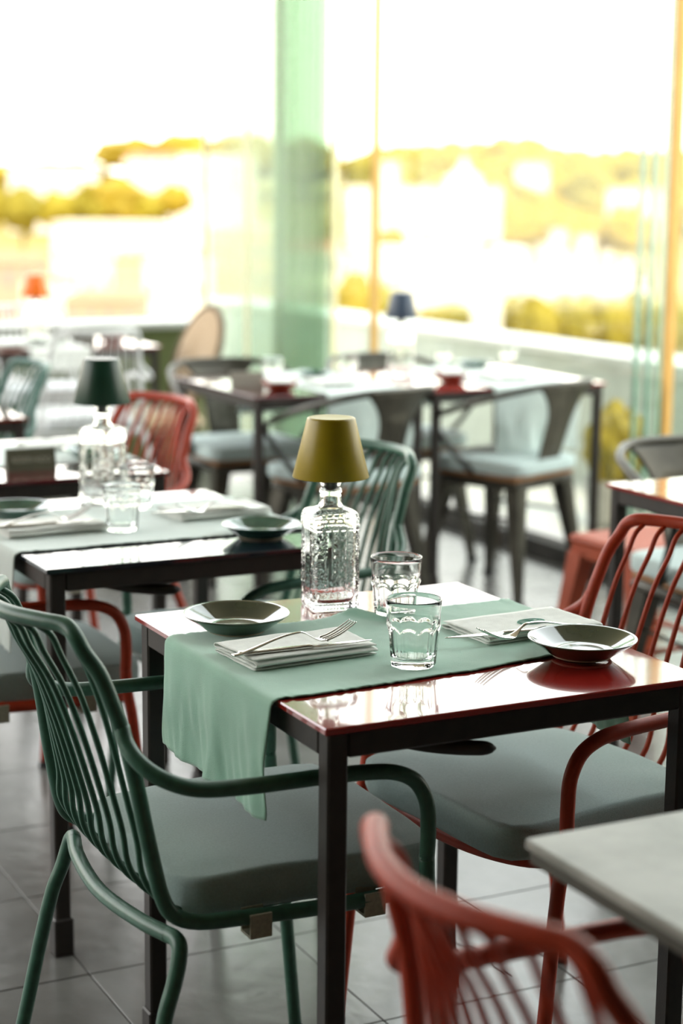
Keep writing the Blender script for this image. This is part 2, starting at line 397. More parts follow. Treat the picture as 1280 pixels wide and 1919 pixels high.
make_table('dining_table', 'burgundy table with the olive sign at the left edge', .985, 4.075, .607, .70, M['top_burgundy'])
t4 = thing('pedestal_table', 'grey stone topped table cut off at the bottom right corner', 'table', (1.000, .834, 0))
b = MB(); b.box((0, 0, .738), (.607, .70, .75), .002); b.build('tabletop', M['top_stone'], t4)
b = MB(); b.box((.004, .004, .722), (.603, .696, .738), .002); b.build('edge_band', M['stone_edge'], t4)
b = MB(); b.lathe([(.0, .722), (.12, .722), (.12, .714), (.035, .700), (.035, .05), (.20, .030), (.215, .0), (.0, .0)], 36, (.3035, .35)); b.build('pedestal', M['frame'], t4)
make_table('dining_table', 'burgundy table left of the pair at the glass front', 2.455, 5.50, .665, .74, M['top_burgundy'], bracket=False)
make_table('dining_table', 'red table with the slate blue lamp, right of the pair by the glass', 3.132, 5.47, .735, .74, M['top_red'], bracket=False)
make_table('dining_table', 'red-topped table at the right edge in front of the round-backed chair', 2.483, 2.80, .607, .70, M['top_red'], bracket=False)
make_table('dining_table', 'brown-red table with the orange lamp before the olive parapet', 2.17, 7.55, .74, .62, M['top_brown'], bracket=False)
make_table('dining_table', 'small table half hidden beyond the teal chair at the left edge', .985, 5.25, .607, .70, M['top_brown'], bracket=False)

# ------------------------------------------------------------------ wire armchairs
UPR = [(-.316, .862, .172), (-.295, .809, .181), (-.279, .766, .187), (-.265, .722, .192), (-.251, .651, .201), (-.243, .60, .207), (-.232, .541, .212), (-.224, .505, .215)]
def up_at(z):
    for (a, b) in zip(UPR, UPR[1:]):
        if b[1] <= z <= a[1]:
            k = (a[1]-z)/(a[1]-b[1]); return a[0]+(b[0]-a[0])*k, a[2]+(b[2]-a[2])*k
    return (UPR[0][0], UPR[0][2]) if z > UPR[0][1] else (UPR[-1][0], UPR[-1][2])
def rail(y): return -.380 + .064*(y/.16)**2
def make_wire_chair(color):
    t = link('wire_armchair', None)
    m = M[color]; R = .0112
    half = [(rail(0), 0, .868), (rail(.06), .06, .8685), (rail(.115), .115, .869), (rail(.148)-.002, .148, .867), (-.321, .166, .857), (-.313, .1735, .838)]
    half += [(x, y, z) for (x, z, y) in UPR[1:]]
    half += [(-.212, .217, .479), (-.185, .220, .462), (-.10, .225, .455), (.05, .228, .450), (.12, .222, .449), (.165, .195, .448), (.198, .12, .447)]
    loop = half + [(.210, 0, .447)] + [(x, -y, z) for (x, y, z) in reversed(half[1:])]
    b = MB(); b.tube(loop, R, 12, 5, closed=True); b.build('frame', m, t)
    for s in (1, -1):
        arm = [(-.268, .190, .735), (-.266, .203, .715), (-.259, .222, .698), (-.244, .240, .683), (-.22, .255, .670), (-.19, .263, .661), (-.13, .266, .656),
               (0, .266, .653), (.06, .266, .650), (.10, .266, .644), (.132, .266, .627), (.150, .266, .595), (.154, .266, .55), (.153, .265, .51)]
        b = MB(); b.tube([(x, s*y, z) for x, y, z in arm], R, 12, 5); b.build('armrest', m, t)
        leg = [(.153, .265, .515), (.156, .264, .47), (.165, .264, .42), (.183, .266, .246), (.206, .270, .012)]
        b = MB(); b.tube([(x, s*y, z) for x, y, z in leg], R, 12, 5); lg = b.build('leg', m, t)
        b = MB(); b.tube([(.2055, s*.270, .016), (.2072, s*.2703, 0)], R+.002, 12, 1); b.build('foot', M['foot'], lg)
        b = MB(); b.tube([(.157, s*.262, .452), (.140, s*.215, .449)], .008, 8, 2); b.build('bracket', m, t)
        leg = [(-.2085, .195, .4385), (-.2035, .216, .4385), (-.2035, .2285, .432), (-.207, .2345, .415), (-.2155, .238, .385), (-.23, .243, .345), (-.277, .268, .112), (-.299, .279, .012)]
        b = MB(); b.tube([(x, s*y, z) for x, y, z in leg], R, 12, 5); lg = b.build('leg', m, t)
        b = MB(); b.tube([(-.2985, s*.2787, .016), (-.301, s*.280, 0)], R+.002, 12, 1); b.build('foot', M['foot'], lg)
    rim = [(-.2070, .201, .4385), (-.2115, .185, .4385), (-.222, .14, .437), (-.236, 0, .434)]
    b = MB(); b.tube(rim + [(x, -y, z) for x, y, z in reversed(rim[:-1])], R, 12, 6); b.build('seat_rim', m, t)
    N = 9
    for k in range(N):
        q = (k+.5)/N*2-1; yt = q*.150; yb = q*.200
        bul = (1-q*q)
        def P(z, f, dx=0.0):
            x, yy = up_at(z); y = yt + (yb-yt)*min(1, max(0, (.86-z)/.38)); return (x - .062*bul*f + dx, y, z)
        x0 = rail(yt)
        pts = [(x0+.002, yt, .862), (x0+.022, yt, .846), (x0+.036, yt*1.01, .815), P(.765, .66, .004), P(.70, .48), P(.62, .32), P(.565, .24),
               (-.2345-.011*bul, yb*.99, .525), (-.2225-.010*bul, yb*.99, .497), (-.203-.008*bul, yb*.985, .475), (-.177-.005*bul, yb*.98, .459), (-.14, yb*.98, .449), (-.09, yb*.97, .446), (0, yb*.96, .4455), (.13, yb*.93, .4465), (.205-.035*(q*q), yb*.92, .447)]
        b = MB(); b.tube(pts, .0046, 7, 4); b.build('rod', m, t)
    return t
def make_cushion(mkey):
    """soft square seat pad, slightly domed, with boxed sides and pinched corners"""
    n = 56; rings = []
    prof = [(.0, .60), (.0, .96), (.003, .990), (.010, 1.0), (.030, 1.003), (.046, 1.0), (.0520, .997), (.0555, .990), (.0578, .980), (.0588, .970), (.0594, .955), (.0600, .92), (.0612, .82), (.0630, .60), (.0642, .28)]
    b = MB(); vs = []
    for (z, s) in prof:
        for k in range(n):
            a = 2*PI*k/n; c, si = math.cos(a), math.sin(a)
            p = 9.0; r = 1/((abs(c)**p + abs(si)**p)**(1/p))
            x, y = c*r*.205*s, si*r*.205*s
            y *= 1.0 + .05*(x/.205)                     # a little wider at the front
            corner = max(0, abs(c*si)*2-.75)
            zz = z - (.012*corner*(s > .9)*(z > .04)) + .0025*nz(x*9, y*9, z*5)
            vs.append((x, y, zz))
    L = len(prof); fs = []
    for i in range(L-1):
        for k in range(n): fs.append((i*n+k, i*n+(k+1) % n, (i+1)*n+(k+1) % n, (i+1)*n+k))
    fs.append(tuple(range(n-1, -1, -1))); fs.append(tuple((L-1)*n+k for k in range(n)))
    b.add(vs, fs); me = b.mesh('seat_cushion'); me.materials.append(M[mkey]); return me
CUSH = {k: make_cushion(k) for k in ('cushion', 'cushion_white', 'cushion_pale')}
sb = MB(); sb.box((-.016, -.017, 0), (.016, -.013, .030)); sb.box((-.016, .013, 0), (.016, .017, .030)); sb.box((-.016, -.017, -.004), (.016, .017, 0)); STRAP = sb.mesh('strap'); STRAP.materials.append(M['strap'])
WIRE = {}
def wire_chair(color, loc, deg, label, cushion='cushion', clabel=None, cz=.4515):
    if color not in WIRE: WIRE[color] = o = make_wire_chair(color)
    else: o = copy_tree(WIRE[color])
    o.location = (loc[0], loc[1], 0); o.rotation_euler = (0, 0, math.radians(deg))
    tag(o, label, 'chair', 'wire armchairs with curved rods')
    if cushion:
        c = link('seat_cushion', CUSH[cushion]); r = math.radians(deg)
        c.location = (loc[0] + .012*math.cos(r), loc[1] + .012*math.sin(r), cz); c.rotation_euler = (0, 0, r)
        tag(c, clabel, 'cushion', 'loose seat cushions')
        for sx in (-.10, .075):
            for sy in (1, -1): link('strap', STRAP, c, (sx, sy*.2215, -.020))
    return o
wire_chair('green', (1.035, 2.335), 0, 'large dark green wire armchair at the left of the red table', clabel='grey-green seat cushion on the large green wire armchair')
wire_chair('red', (1.550, 2.350), 185.5, 'red wire armchair right of the red table with the mustard lamp', clabel='grey-green seat cushion on the red chair under the red table')
wire_chair('red', (1.055, 1.215), 2, 'blurred red wire armchair nearest the camera at the bottom', clabel='grey-green seat cushion on the blurred nearest red chair')
wire_chair('red', (1.000, 3.460), 0, 'red wire armchair at the left of the navy table, behind the green chair', clabel='grey-green seat cushion on the red chair left of the navy table')
wire_chair('green', (1.515, 3.455), 184, 'green wire armchair behind the mustard lamp, right of the navy table', clabel='grey-green seat cushion on the green chair behind the mustard lamp')
wire_chair('red', (1.440, 4.50), 192, 'red wire armchair to the right of the dark green lamp', clabel='grey-green seat cushion on the red chair by the dark green lamp')
wire_chair('teal', (1.400, 5.66), 182, 'teal wire armchair at the far left edge', clabel='grey-green seat cushion on the far left teal chair')
wire_chair('white_coat', (2.62, 8.32), 270, 'white wire armchair behind the table with the orange lamp', 'cushion_white', 'white seat cushion on the white chair behind the orange lamp')
wire_chair('white_coat', (2.42, 7.28), 88, 'white wire armchair in front of the orange lamp table', 'cushion_white', 'white seat cushion on the white chair before the orange lamp table')

# ------------------------------------------------------------------ gunmetal armchairs
def make_metal_chair():
    t = link('metal_armchair', None); m = M['gunmetal']
    h = [(-.285, 0, .782), (-.278, .08, .782), (-.255, .155, .778), (-.20, .215, .762), (-.12, .245, .738), (0, .262, .700), (.09, .265, .668)]
    b = MB(); b.tube([(x, -y, z) for x, y, z in reversed(h[1:])] + h, .0125, 10, 6); b.build('back_rail', m, t)
    for s in (1, -1):
        b = MB(); b.tube([(.09, s*.265, .668), (.118, s*.264, .652), (.122, s*.262, .625), (.10, s*.255, .59), (.03, s*.225, .50), (-.01, s*.205, .455)], .0105, 8, 5); b.build('armrest', M['gun_dark'], t)
    def splat(a, c):
        z = .455 + (.775-.455)*c; wd = .062 + .018*c + .075*max(0, (c-.55)/.45)**2.2
        y = (a*2-1)*wd; x = -.178 - .085*c**1.15 - .018*c + .035*(y/.16)**2 * c
        emb = .006 if (abs(a-.5) < .26 and .25 < c < .72) else 0
        return (x - emb, y, z)
    b = MB(); b.sheet(17, 25, splat, .004); b.build('back_splat', m, t)
    # seat pan, wooden board, legs
    b = MB(); b.box((-.185, -.185, .405), (.185, .185, .437), .012); b.build('seat_pan', m, t)
    b = MB(); b.box((-.180, -.180, .437), (.182, .180, .457), .006); b.build('seat_board', M['seat_wood'], t)
    for sx in (1, -1):
        for sy in (1, -1):
            b = MB(); vs = []; 
            for (z, ox, wd) in ((.43, .150, .040), (.25, .178, .030), (.06, .208, .020), (0, .216, .017)):
                oy = ox*.98 if sx > 0 else ox*.92
                for (dx, dy) in ((-1, -1), (1, -1), (1, 1), (-1, 1)): vs.append((sx*ox + dx*wd/1.0*.75, sy*oy + dy*wd*.75, z))
            fs = [(3, 2, 1, 0), (12, 13, 14, 15)] + [(i*4+k, i*4+(k+1) % 4, i*4+4+(k+1) % 4, i*4+4+k) for i in range(3) for k in range(4)]
            fs = [tuple(reversed(f)) for f in fs]
            b.add(vs, fs, False); lg = b.build('leg', m, t)
            b = MB(); b.box((sx*.216-.018, sy*(.212 if sx > 0 else .199)-.018, 0), (sx*.216+.018, sy*(.212 if sx > 0 else .199)+.018, .018), .003); b.build('foot', M['foot'], lg)
    for s in (1, -1):
        b = MB(); b.tube([(.17, s*.165, .30), (-.17, s*.158, .30)], .006, 6, 2); b.build('stretcher', m, t)
    return t
MC = make_metal_chair(); first = [True]
def metal_chair(loc, deg, label, clabel):
    o = MC if first[0] else copy_tree(MC); first[0] = False
    o.location = (loc[0], loc[1], 0); o.rotation_euler = (0, 0, math.radians(deg)); tag(o, label, 'chair', 'gunmetal armchairs with round rails')
    c = link('seat_cushion', CUSH['cushion_pale'], None, (loc[0], loc[1], .4575), math.radians(deg)); c.scale = (.98, .98, .85); tag(c, clabel, 'cushion', 'loose seat cushions')
metal_chair((2.80, 5.50), 108, 'gunmetal armchair with its back to us behind the mustard lamp', 'mint cushion on the gunmetal chair behind the mustard lamp')
metal_chair((3.44, 5.48), 112, 'gunmetal armchair with its back to us below the slate blue lamp', 'mint cushion on the gunmetal chair before the red table by the glass')
metal_chair((2.72, 6.20), 268, 'gunmetal armchair on the far side of the burgundy table by the folded glass', 'mint cushion on the chair across the burgundy table by the glass')
metal_chair((3.40, 6.20), 272, 'gunmetal armchair behind the slate blue lamp', 'mint cushion on the chair behind the slate blue lamp')
metal_chair((2.95, 3.60), 268, 'round-backed gunmetal armchair at the right edge', 'mint cushion on the round-backed chair at the right edge')

# orange stool by the kerb
st = thing('metal_stool', 'orange painted metal stool by the dark kerb, right of the far tables', 'stool', (3.045, 4.09, 0), math.radians(4))
b = MB(); b.box((-.16, -.16, .445), (.16, .16, .470), .012); b.box((-.15, -.15, .405), (.15, .15, .445), .004); b.build('seat', M['orange_metal'], st)
for sx in (1, -1):
    for sy in (1, -1):
        vs = []
        for (z, ox, wd) in ((.42, .125, .030), (.22, .155, .022), (0, .185, .014)):
            for (dx, dy) in ((-1, -1), (1, -1), (1, 1), (-1, 1)): vs.append((sx*ox+dx*wd, sy*ox+dy*wd, z))
        fs = [(0, 1, 2, 3), (11, 10, 9, 8)] + [(i*4+4+k, i*4+4+(k+1) % 4, i*4+(k+1) % 4, i*4+k) for i in range(2) for k in range(4)]
        b = MB(); b.add(vs, fs, False); b.build('leg', M['orange_metal'], st)
for s in (1, -1):
    b = MB(); b.tube([(.16, s*.16, .18), (-.16, s*.16, .18)], .008, 6, 2); b.tube([(s*.16, .16, .18), (s*.16, -.16, .18)], .008, 6, 2); b.build('stretcher', M['orange_metal'], st)

# tan upholstered chair far behind
tn = thing('upholstered_chair', 'tan chair with a tall oval padded back beside the olive parapet', 'chair', (2.80, 7.52, 0), math.radians(183))
def pad(a, c):
    an = 2*PI*a; r = math.sin(PI*c)**.55 if 0 < c < 1 else 0.0
    return (-.20-.16*(.5+.5*math.cos(an)*r)**1 + (c-.5)*.07*r, .215*r*math.sin(an), .70+.225*r*math.cos(an))
b = MB(); b.grid(49, 13, pad); b.build('backrest', M['tan'], tn)
b = MB(); b.tube([(-.275-.16*(.5*math.cos(a)), .208*math.sin(a), .70+.218*math.cos(a)) for a in [2*PI*k/24 for k in range(24)]], .014, 8, 2, closed=True); b.build('back_piping', M['tan_edge'], tn)
b = MB(); b.box((-.22, -.22, .38), (.20, .22, .47), .035); b.build('seat', M['tan'], tn)
for sx in (1, -1):
    for sy in (1, -1):
        b = MB(); b.tube([(sx*.16, sy*.16, .40), (sx*.20, sy*.19, 0)], lambda q: .018-.006*q, 8, 3); b.build('leg', M['leg_wood'], tn)

# ------------------------------------------------------------------ table linen
def runner(name, label, u0, u1, v0, v1, z, drop0, drop1, m, along='u', seed=0, fold=None, group='table runners', skew=0.0):
    """cloth over a table: flat on top, rounding over both edges and hanging; a = along, c = across"""
    L = u1-u0; rad = .010; tot = drop0 + L + drop1
    def fn(a, c):
        s = a*tot; lo = drop0; hi = drop0 + L
        hang = 0.0; side = 0
        if s < lo: hang = lo-s; side = -1
        elif s > hi: hang = s-hi; side = 1
        cu = v0 + (v1-v0)*c + skew*(1-c)*min(1, max(0, (s-lo)/L))**1.5
        # flowing edges
        e = (1 if c > .9 else (-1 if c < .1 else 0)) * min(1, max(0, (abs(c-.5)-.4)/.1))
        wob = .005*nz(s*9+seed, c*2, seed) + .0025*nz(s*30, c*3, seed+3)
        along_p = u0 + min(max(s-lo, 0), L); zz = z
        if side:
            q = min(hang/rad, PI/2); 
            along_p += side*rad*math.sin(q); zz = z - rad*(1-math.cos(q)) - max(0, hang-rad*PI/2)
            k = max(0, hang-rad)
            along_p += side*(.006*k/.1 + .013*k/.17*nz(cu*15+seed, 1.3+k*4, seed) + .0035*nz(cu*45+k*12, k*14, seed)*k/.1)
            cu += -.16*k*(c-.5)*.55 + .010*nz(k*9, seed, c)*k/.1
            zz += .012*nz(cu*9, seed+5)*k/.17
        else:
            zz += .0016*abs(e)*(1+1.3*nz(s*110, c, seed)) + .0022*max(0, nz(s*7, cu*11, seed+9)) + .0012*max(0, nz(s*26+cu*9, cu*15, seed+2))
        cu += wob*e
        if fold and not side:
            fu, fv = fold; d = (along_p-fu) + (cu-fv)*.75; g = math.exp(-(d/.016)**2)*max(0, 1-abs(cu-fv)/.15)
            zz += .013*g
            if c > .5: cu += .022*math.exp(-((along_p-fu)/.028)**2)*(c-.5)*2 - .026*math.exp(-((along_p-fu-.075)/.04)**2)*(c-.5)*2
        p = (along_p, cu, zz)
        return p if along == 'u' else (cu, along_p, zz)
    b = MB(); b.sheet(190, 60, fn, .0016 if along == 'u' else -.0016)
    o = b.build(name, m); tag(o, label, 'table runner', group); return o
ZT = .7512
runner('table_runner', 'mint green cotton runner hanging off both ends of the red table', .981, 1.5905, 2.120, 2.512, ZT, .172, .165, M['runner'], seed=1.0, fold=(1.285, 2.533), skew=.060)
runner('table_runner', 'pale mint runner on the navy table, hanging off its left end', .959, 1.571, 3.235, 3.655, ZT, .20, .10, M['runner_pale'], seed=4.0)
runner('table_runner', 'pale mint runner on the burgundy table with the olive sign', .984, 1.593, 4.30, 4.66, ZT, .10, .10, M['runner_pale'], seed=8.0)
runner('table_runner', 'pale mint runner hanging off the burgundy table by the glass', 5.499, 6.241, 2.72, 3.06, ZT, .20, .16, M['runner_pale'], along='v', seed=11.0)
runner('table_runner', 'pale mint runner hanging off the red table with the slate blue lamp', 5.469, 6.211, 3.375, 3.74, ZT, .24, .16, M['runner_pale'], along='v', seed=15.0)
runner('table_runner', 'white runner across the table with the orange lamp', 7.549, 8.171, 2.30, 2.58, ZT, .10, .10, M['napkin'], along='v', seed=19.0)

def napkin(loc, rz, label, L=.205, D=.130, layers=4, seed=0.0, emblem=False, h=.0042):
    """folded cloth: a serpentine strip swept along its length"""
    path = []
    for k in range(layers):
        z = .0022 + k*h; xs = [-D/2+.004, -D/4, 0, D/4, D/2-.004]
        if k % 2: xs.reverse()
        path += [(x, z) for x in xs]
        if k < layers-1:
            s = 1 if k % 2 == 0 else -1; path.append((s*(D/2), z+h/2))
    P = catmull([(0, x, z) for x, z in path], 3)
    def fn(a, c):
        i = c*(len(P)-1); p = P[min(len(P)-1, int(round(i)))]
        x = (a-.5)*L; end = max(0, (abs(a-.5)-.40)/.1)
        y = p.y*(1+.02*nz(x*14, p.z*90, seed)) + .004*nz(x*11, seed, p.z*40)
        z = p.z + (.0016*nz(x*16, p.y*20, seed+p.z*30)+.0012)*(p.z/.012) + end*.0016*nz(p.y*60, p.z*120, seed)
        return (x*(1+.025*nz(p.z*120, p.y*10, seed)), y, max(.0012, z))
    t = link('folded_napkin', None, None, loc, rz)
    b = MB(); b.sheet(40, len(P), fn, .0014); b.build('cloth', M['napkin'], t)
    if emblem:
        zt = .0022+(layers-1)*h+.0034; e = MB(); cx, cy = .010, -.010
        e.tube([(cx+.024*math.cos(a), cy+.015*math.sin(a), zt) for a in [2*PI*k/28 for k in range(28)]], .0009, 5, 1, closed=True)
        for q in (-.010, -.005, 0, .005, .010):
            wx = .022*math.sqrt(1-(q/.015)**2)
            e.tube([(cx-wx, cy+q, zt), (cx-wx*.3, cy+q+.0022, zt), (cx+wx*.3, cy+q-.0022, zt), (cx+wx, cy+q, zt)], .0006, 5, 4)
        e.build('emblem', M['emblem'], t)
    tag(t, label, 'napkin', 'folded napkins'); return t

def knife(loc, rz, label, L=.212, tilt=0.0):
    def sec(a):
        x = -L/2 + L*a
        if a < .46: w = .0052+.0022*math.sin(PI*(.5+a/.92)); h = .0032
        elif a < .54: w = .0040; h = .0034
        else:
            k = (a-.54)/.46; w = .0085*(1-k**3.2)+.0008; h = .0011
        return x, w, h
    b = MB(); n = 10; vs = []; N = 40
    for i in range(N):
        x, w_, h = sec(i/(N-1))
        for k in range(n):
            an = 2*PI*k/n; vs.append((x, w_*math.cos(an), .0036+h*math.sin(an)))
    fs = [(i*n+k, i*n+(k+1) % n, (i+1)*n+(k+1) % n, (i+1)*n+k) for i in range(N-1) for k in range(n)]
    fs = [tuple(reversed(f)) for f in fs] + [tuple(range(n)), tuple((N-1)*n+k for k in range(n-1, -1, -1))]
    b.add(vs, fs); o = b.build('table_knife', M['steel']); o.location = loc; o.rotation_euler = (0, tilt, rz); tag(o, label, 'knife', 'table knives'); return o

def fork(loc, rz, label, L=.205, tilt=0.0, roll=0.0, lod=True):
    """handle, slim neck and a cupped head with four tines"""
    def zc(a):   # side profile: handle bows up to the neck, head dips and tines rise
        if a < .55: return .003 + .020*math.sin(PI*.5*(a/.55))**1.6
        if a < .72: k = (a-.55)/.17; return .023 - .016*(k*k*(3-2*k))
        k = (a-.72)/.28; return .007 + .022*k**1.7
    def wd(a):
        if a < .40: return .0062-.0028*(a/.40)
        if a < .60: return .0031
        if a < .74: k = (a-.60)/.14; return .0031+.0098*(k*k*(3-2*k))
        return .0125
    b = MB(); n = 8; vs = []; N = 44; e = .76
    for i in range(N):
        a = e*i/(N-1); x = -L/2+L*a; w_ = wd(a); h = .0018 if a < .6 else .0012
        for k in range(n):
            an = 2*PI*k/n; cy = math.cos(an)*w_
            vs.append((x, cy, zc(a)+h*math.sin(an)+.18*cy*cy/.0125*(a > .62)*.5))
    fs = [tuple(reversed((i*n+k, i*n+(k+1) % n, (i+1)*n+(k+1) % n, (i+1)*n+k))) for i in range(N-1) for k in range(n)]
    fs += [tuple(range(n)), tuple((N-1)*n+k for k in range(n-1, -1, -1))]
    b.add(vs, fs)
    for q in (-1.5, -.5, .5, 1.5):
        y = q*.0067; pts = [(-L/2+L*a, y*(1-.08*max(0, (a-.9)/.1)), zc(a)+.09*y*y/.0125) for a in (.745, .80, .86, .92, .97, 1.0)]
        b.tube(pts, lambda t: .0021-.0011*t, 7, 3)
    o = b.build('table_fork', M['steel']); o.location = loc; o.rotation_euler = (roll, tilt, rz); tag(o, label, 'fork', 'table forks'); return o

# ------------------------------------------------------------------ crockery and glass
def make_plate(mkey):
    t = link('side_plate', None)
    outer = [(.0, .0022), (.036, .0022), (.0375, .0014), (.0425, .0014), (.0450, .0032), (.053, .0082), (.064, .0160), (.0735, .0225), (.0765, .0250)]
    inner = [(.0768, .0262), (.0755, .0268), (.072, .0245), (.060, .0180), (.050, .0122), (.0445, .0098), (.043, .0090), (.030, .0080), (.0, .0078)]
    b = MB(); b.lathe(outer+inner, 56); b.build('dish', M[mkey], t)
    b = MB(); b.lathe([(.0372, .0020), (.0374, .0), (.0418, .0), (.0424, .0020)], 48); b.build('foot_ring', M['plate_foot'], t)
    return t
PL = {}
def plate(mkey, loc, label, s=1.0, rx=0.0):
    if mkey not in PL: PL[mkey] = o = make_plate(mkey)
    else: o = copy_tree(PL[mkey])
    o.location = loc; o.scale = (s, s, s); o.rotation_euler = (rx, 0, loc[0]*3); tag(o, label, 'plate', 'small glazed plates'); return o

def make_tumbler():
    n = 90; H = .094; b = MB(); vs = []
    def ro(z):
        k = z/H
        if z < .004: return .0285+.0025*math.sqrt(max(0, 1-((.004-z)/.004)**2))
        return .0310 + .0078*k
    prof_o = [.0, .0008, .002, .004, .008, .012, .018, .024, .030, .036, .042, .046, .049, .051, .053, .055, .057, .059, .061, .064, .070, .078, .086, .092, .0935]
    for z in prof_o:
        r0 = ro(z)
        for i in range(n):
            a = 2*PI*i/n; m_ = (a % (2*PI/9)) - PI/9
            # flat panels on the lower body, ending in arches; plain rim above a small step
            flat = math.cos(PI/9)/math.cos(m_); arch = .0585 - .0085*(m_/(PI/9))**2
            k = min(1, max(0, (arch-z)/.003))
            r = r0*(1.035*(1-k) + k*(flat*1.008)) if z < .060 else r0*(1.035 - .035*min(1, (z-.060)/.006))
            vs.append((r*math.cos(a), r*math.sin(a), z))
    no = len(prof_o)
    prof_i = [(.0376, .0940), (.0366, .0935), (.0358, .086), (.0352, .074), (.0345, .062), (.0332, .050), (.0315, .036), (.0300, .024), (.0285, .016), (.0255, .0125), (.018, .0112), (.008, .0108)]
    for r, z in prof_i:
        for i in range(n):
            a = 2*PI*i/n; vs.append((r*math.cos(a), r*math.sin(a), z))
    tot = no+len(prof_i); fs = [(i*n+k, i*n+(k+1) % n, (i+1)*n+(k+1) % n, (i+1)*n+k) for i in range(tot-1) for k in range(n)]
    fs.append(tuple(range(n-1, -1, -1))); fs.append(tuple((tot-1)*n+k for k in range(n)))
    b.add(vs, fs); me = b.mesh('tumbler'); me.materials.append(M['glass']); return me
TUMB = make_tumbler()
def tumbler(loc, label, rz=0.0, s=1.0):
    o = link('tumbler', TUMB, None, loc, rz); o.scale = (s, s, s); tag(o, label, 'glass', 'panelled tumblers'); return o

def make_bottle_mesh():
    """square embossed bottle: fluted foot, arcade bands, sunburst corners, plain front panels; with an inner wall"""
    n = 144; b = MB(); vs = []
    def ring(hw, p):
        out = []
        for i in range(n):
            a = 2*PI*i/n; c, s = math.cos(a), math.sin(a); r = hw/((abs(c)**p+abs(s)**p)**(1/p)); out.append((a, c*r, s*r))
        return out
    def relief(a, z):
        # position across the nearest face: -1..1, corner at +-1
        f = ((a + PI/4) % (PI/2)) - PI/4; t = math.tan(f); d = 0.0
        if z < .004: return 0
        if z < .022: d += .0018*(.5+.5*math.cos(a*48))*min(1, (z-.004)/.003)*min(1, (.022-z)/.003)          # flutes at the foot
        if .024 < z < .036:                                                                             # small arcade
            q = (t*3.5+.5) % 1-.5; arch = (abs(q) < .30) and (z < .033 - .006*(q/.3)**2); d += .0012 if arch else 0
        if .040 < z < .128 and abs(t) > .50:                                                            # corner ornament
            y = (abs(t)-.76)*.040
            for zc_, rr in ((.108, .022), (.080, .012), (.056, .018)):
                dx, dz = y, z-zc_; r_ = math.hypot(dx, dz)
                if r_ < rr:
                    an = math.atan2(dz, dx)
                    d += .0022*(.5+.5*math.cos(an*12))*(r_/rr)*(1-r_/rr)*3 if rr > .013 else .0020*max(0, math.cos(r_/rr*5*PI))*(1-r_/rr)
            d += .0014*nz(a*26, z*150)
        if .036 < z < .132 and abs(abs(t)-.49) < .025: d += .0016
        if .134 < z < .156:                                                                              # arcade under the shoulder
            q = (t*3.0+.25) % 1-.5; w_ = abs(q)
            line = (abs(w_-.24) < .05 and z < .153) or (w_ < .24 and abs(z-.153) < .0016) or (w_ > .24 and abs(z-.136) < .0013)
            d += .0017 if line else 0
        return d
    zs = [0, .0006, .002, .004] + [.004+.152*i/110 for i in range(1, 111)]
    prof = []
    for z in zs:
        hw = .0396 if z > .003 else .0396-.004*(1-(z/.003))**2
        prof.append((z, hw, 9.0, True))
    for z, hw, p in ((.158, .0395, 8), (.161, .0387, 6.5), (.1635, .0368, 5), (.1655, .0330, 4), (.167, .0275, 3), (.1685, .0235, 2.4), (.171, .0200, 2.0), (.176, .0182, 2), (.184, .0177, 2), (.192, .0176, 2), (.1935, .0186, 2), (.1965, .0190, 2), (.1985, .0186, 2), (.200, .0165, 2), (.205, .0160, 2), (.208, .0175, 2), (.212, .0178, 2), (.216, .0165, 2), (.218, .0158, 2)):
        prof.append((z, hw, p, False))
    # inner wall, from the mouth down
    inner = [(.2183, .0130, 2), (.214, .0122, 2), (.200, .0122, 2), (.185, .0128, 2), (.176, .0134, 2), (.170, .0155, 2.2), (.167, .020, 2.6), (.164, .026, 3.5), (.160, .0322, 5), (.154, .0345, 6), (.12, .0350, 6.5), (.08, .0350, 6.5), (.04, .0350, 6.5), (.020, .0340, 6), (.014, .030, 5), (.0115, .024, 4), (.0110, .010, 3)]
    for z, hw, p, rl in prof:
        for a, x, y in ring(hw, p):
            d = relief(a, z) if rl else 0.0; k = 1 + d/max(1e-6, math.hypot(x, y)); vs.append((x*k, y*k, z))
    for z, hw, p in inner:
        for a, x, y in ring(hw, p): vs.append((x, y, z))
    tot = len(prof)+len(inner)
    fs = [(i*n+k, i*n+(k+1) % n, (i+1)*n+(k+1) % n, (i+1)*n+k) for i in range(tot-1) for k in range(n)]
    fs.append(tuple(range(n-1, -1, -1))); fs.append(tuple((tot-1)*n+k for k in range(n)))
    b.add(vs, fs); me = b.mesh('bottle'); me.materials.append(M['bottle']); return me
BOT = make_bottle_mesh()
def table_lamp(loc, shade, label, rz=math.radians(-8.5), s=1.0, round_=False):
    t = thing('bottle_lamp', label, 'lamp', loc, rz, 'bottle table lamps'); t.scale = (s, s, s)
    link('bottle', BOT, t)
    b = MB(); b.lathe([(.0, .196), (.0095, .196), (.0112, .199), (.0116, .222), (.0150, .2225), (.0150, .232), (.0, .232)], 24); b.build('stopper', M['stopper'], t)
    prof = [(.0600, .2190), (.0625, .2180), (.0630, .2192), (.0400, .3125), (.0392, .3150), (.0372, .3163), (.0330, .3158), (.0, .3154), (.0, .3138), (.0360, .3140), (.0378, .3120), (.0600, .2190)]
    b = MB(); b.lathe(prof, 72); sh = b.build('shade', M[shade], t)
    b = MB(); b.lathe([(.0, .2985), (.0150, .2985), (.0160, .300), (.0160, .3125), (.0, .3125)], 24); b.build('light_disc', M['stopper'], sh)
    b = MB(); b.tube([(0, 0, .230), (0, 0, .300)], .005, 10, 2); b.build('stem', M['stopper'], t)
    return t
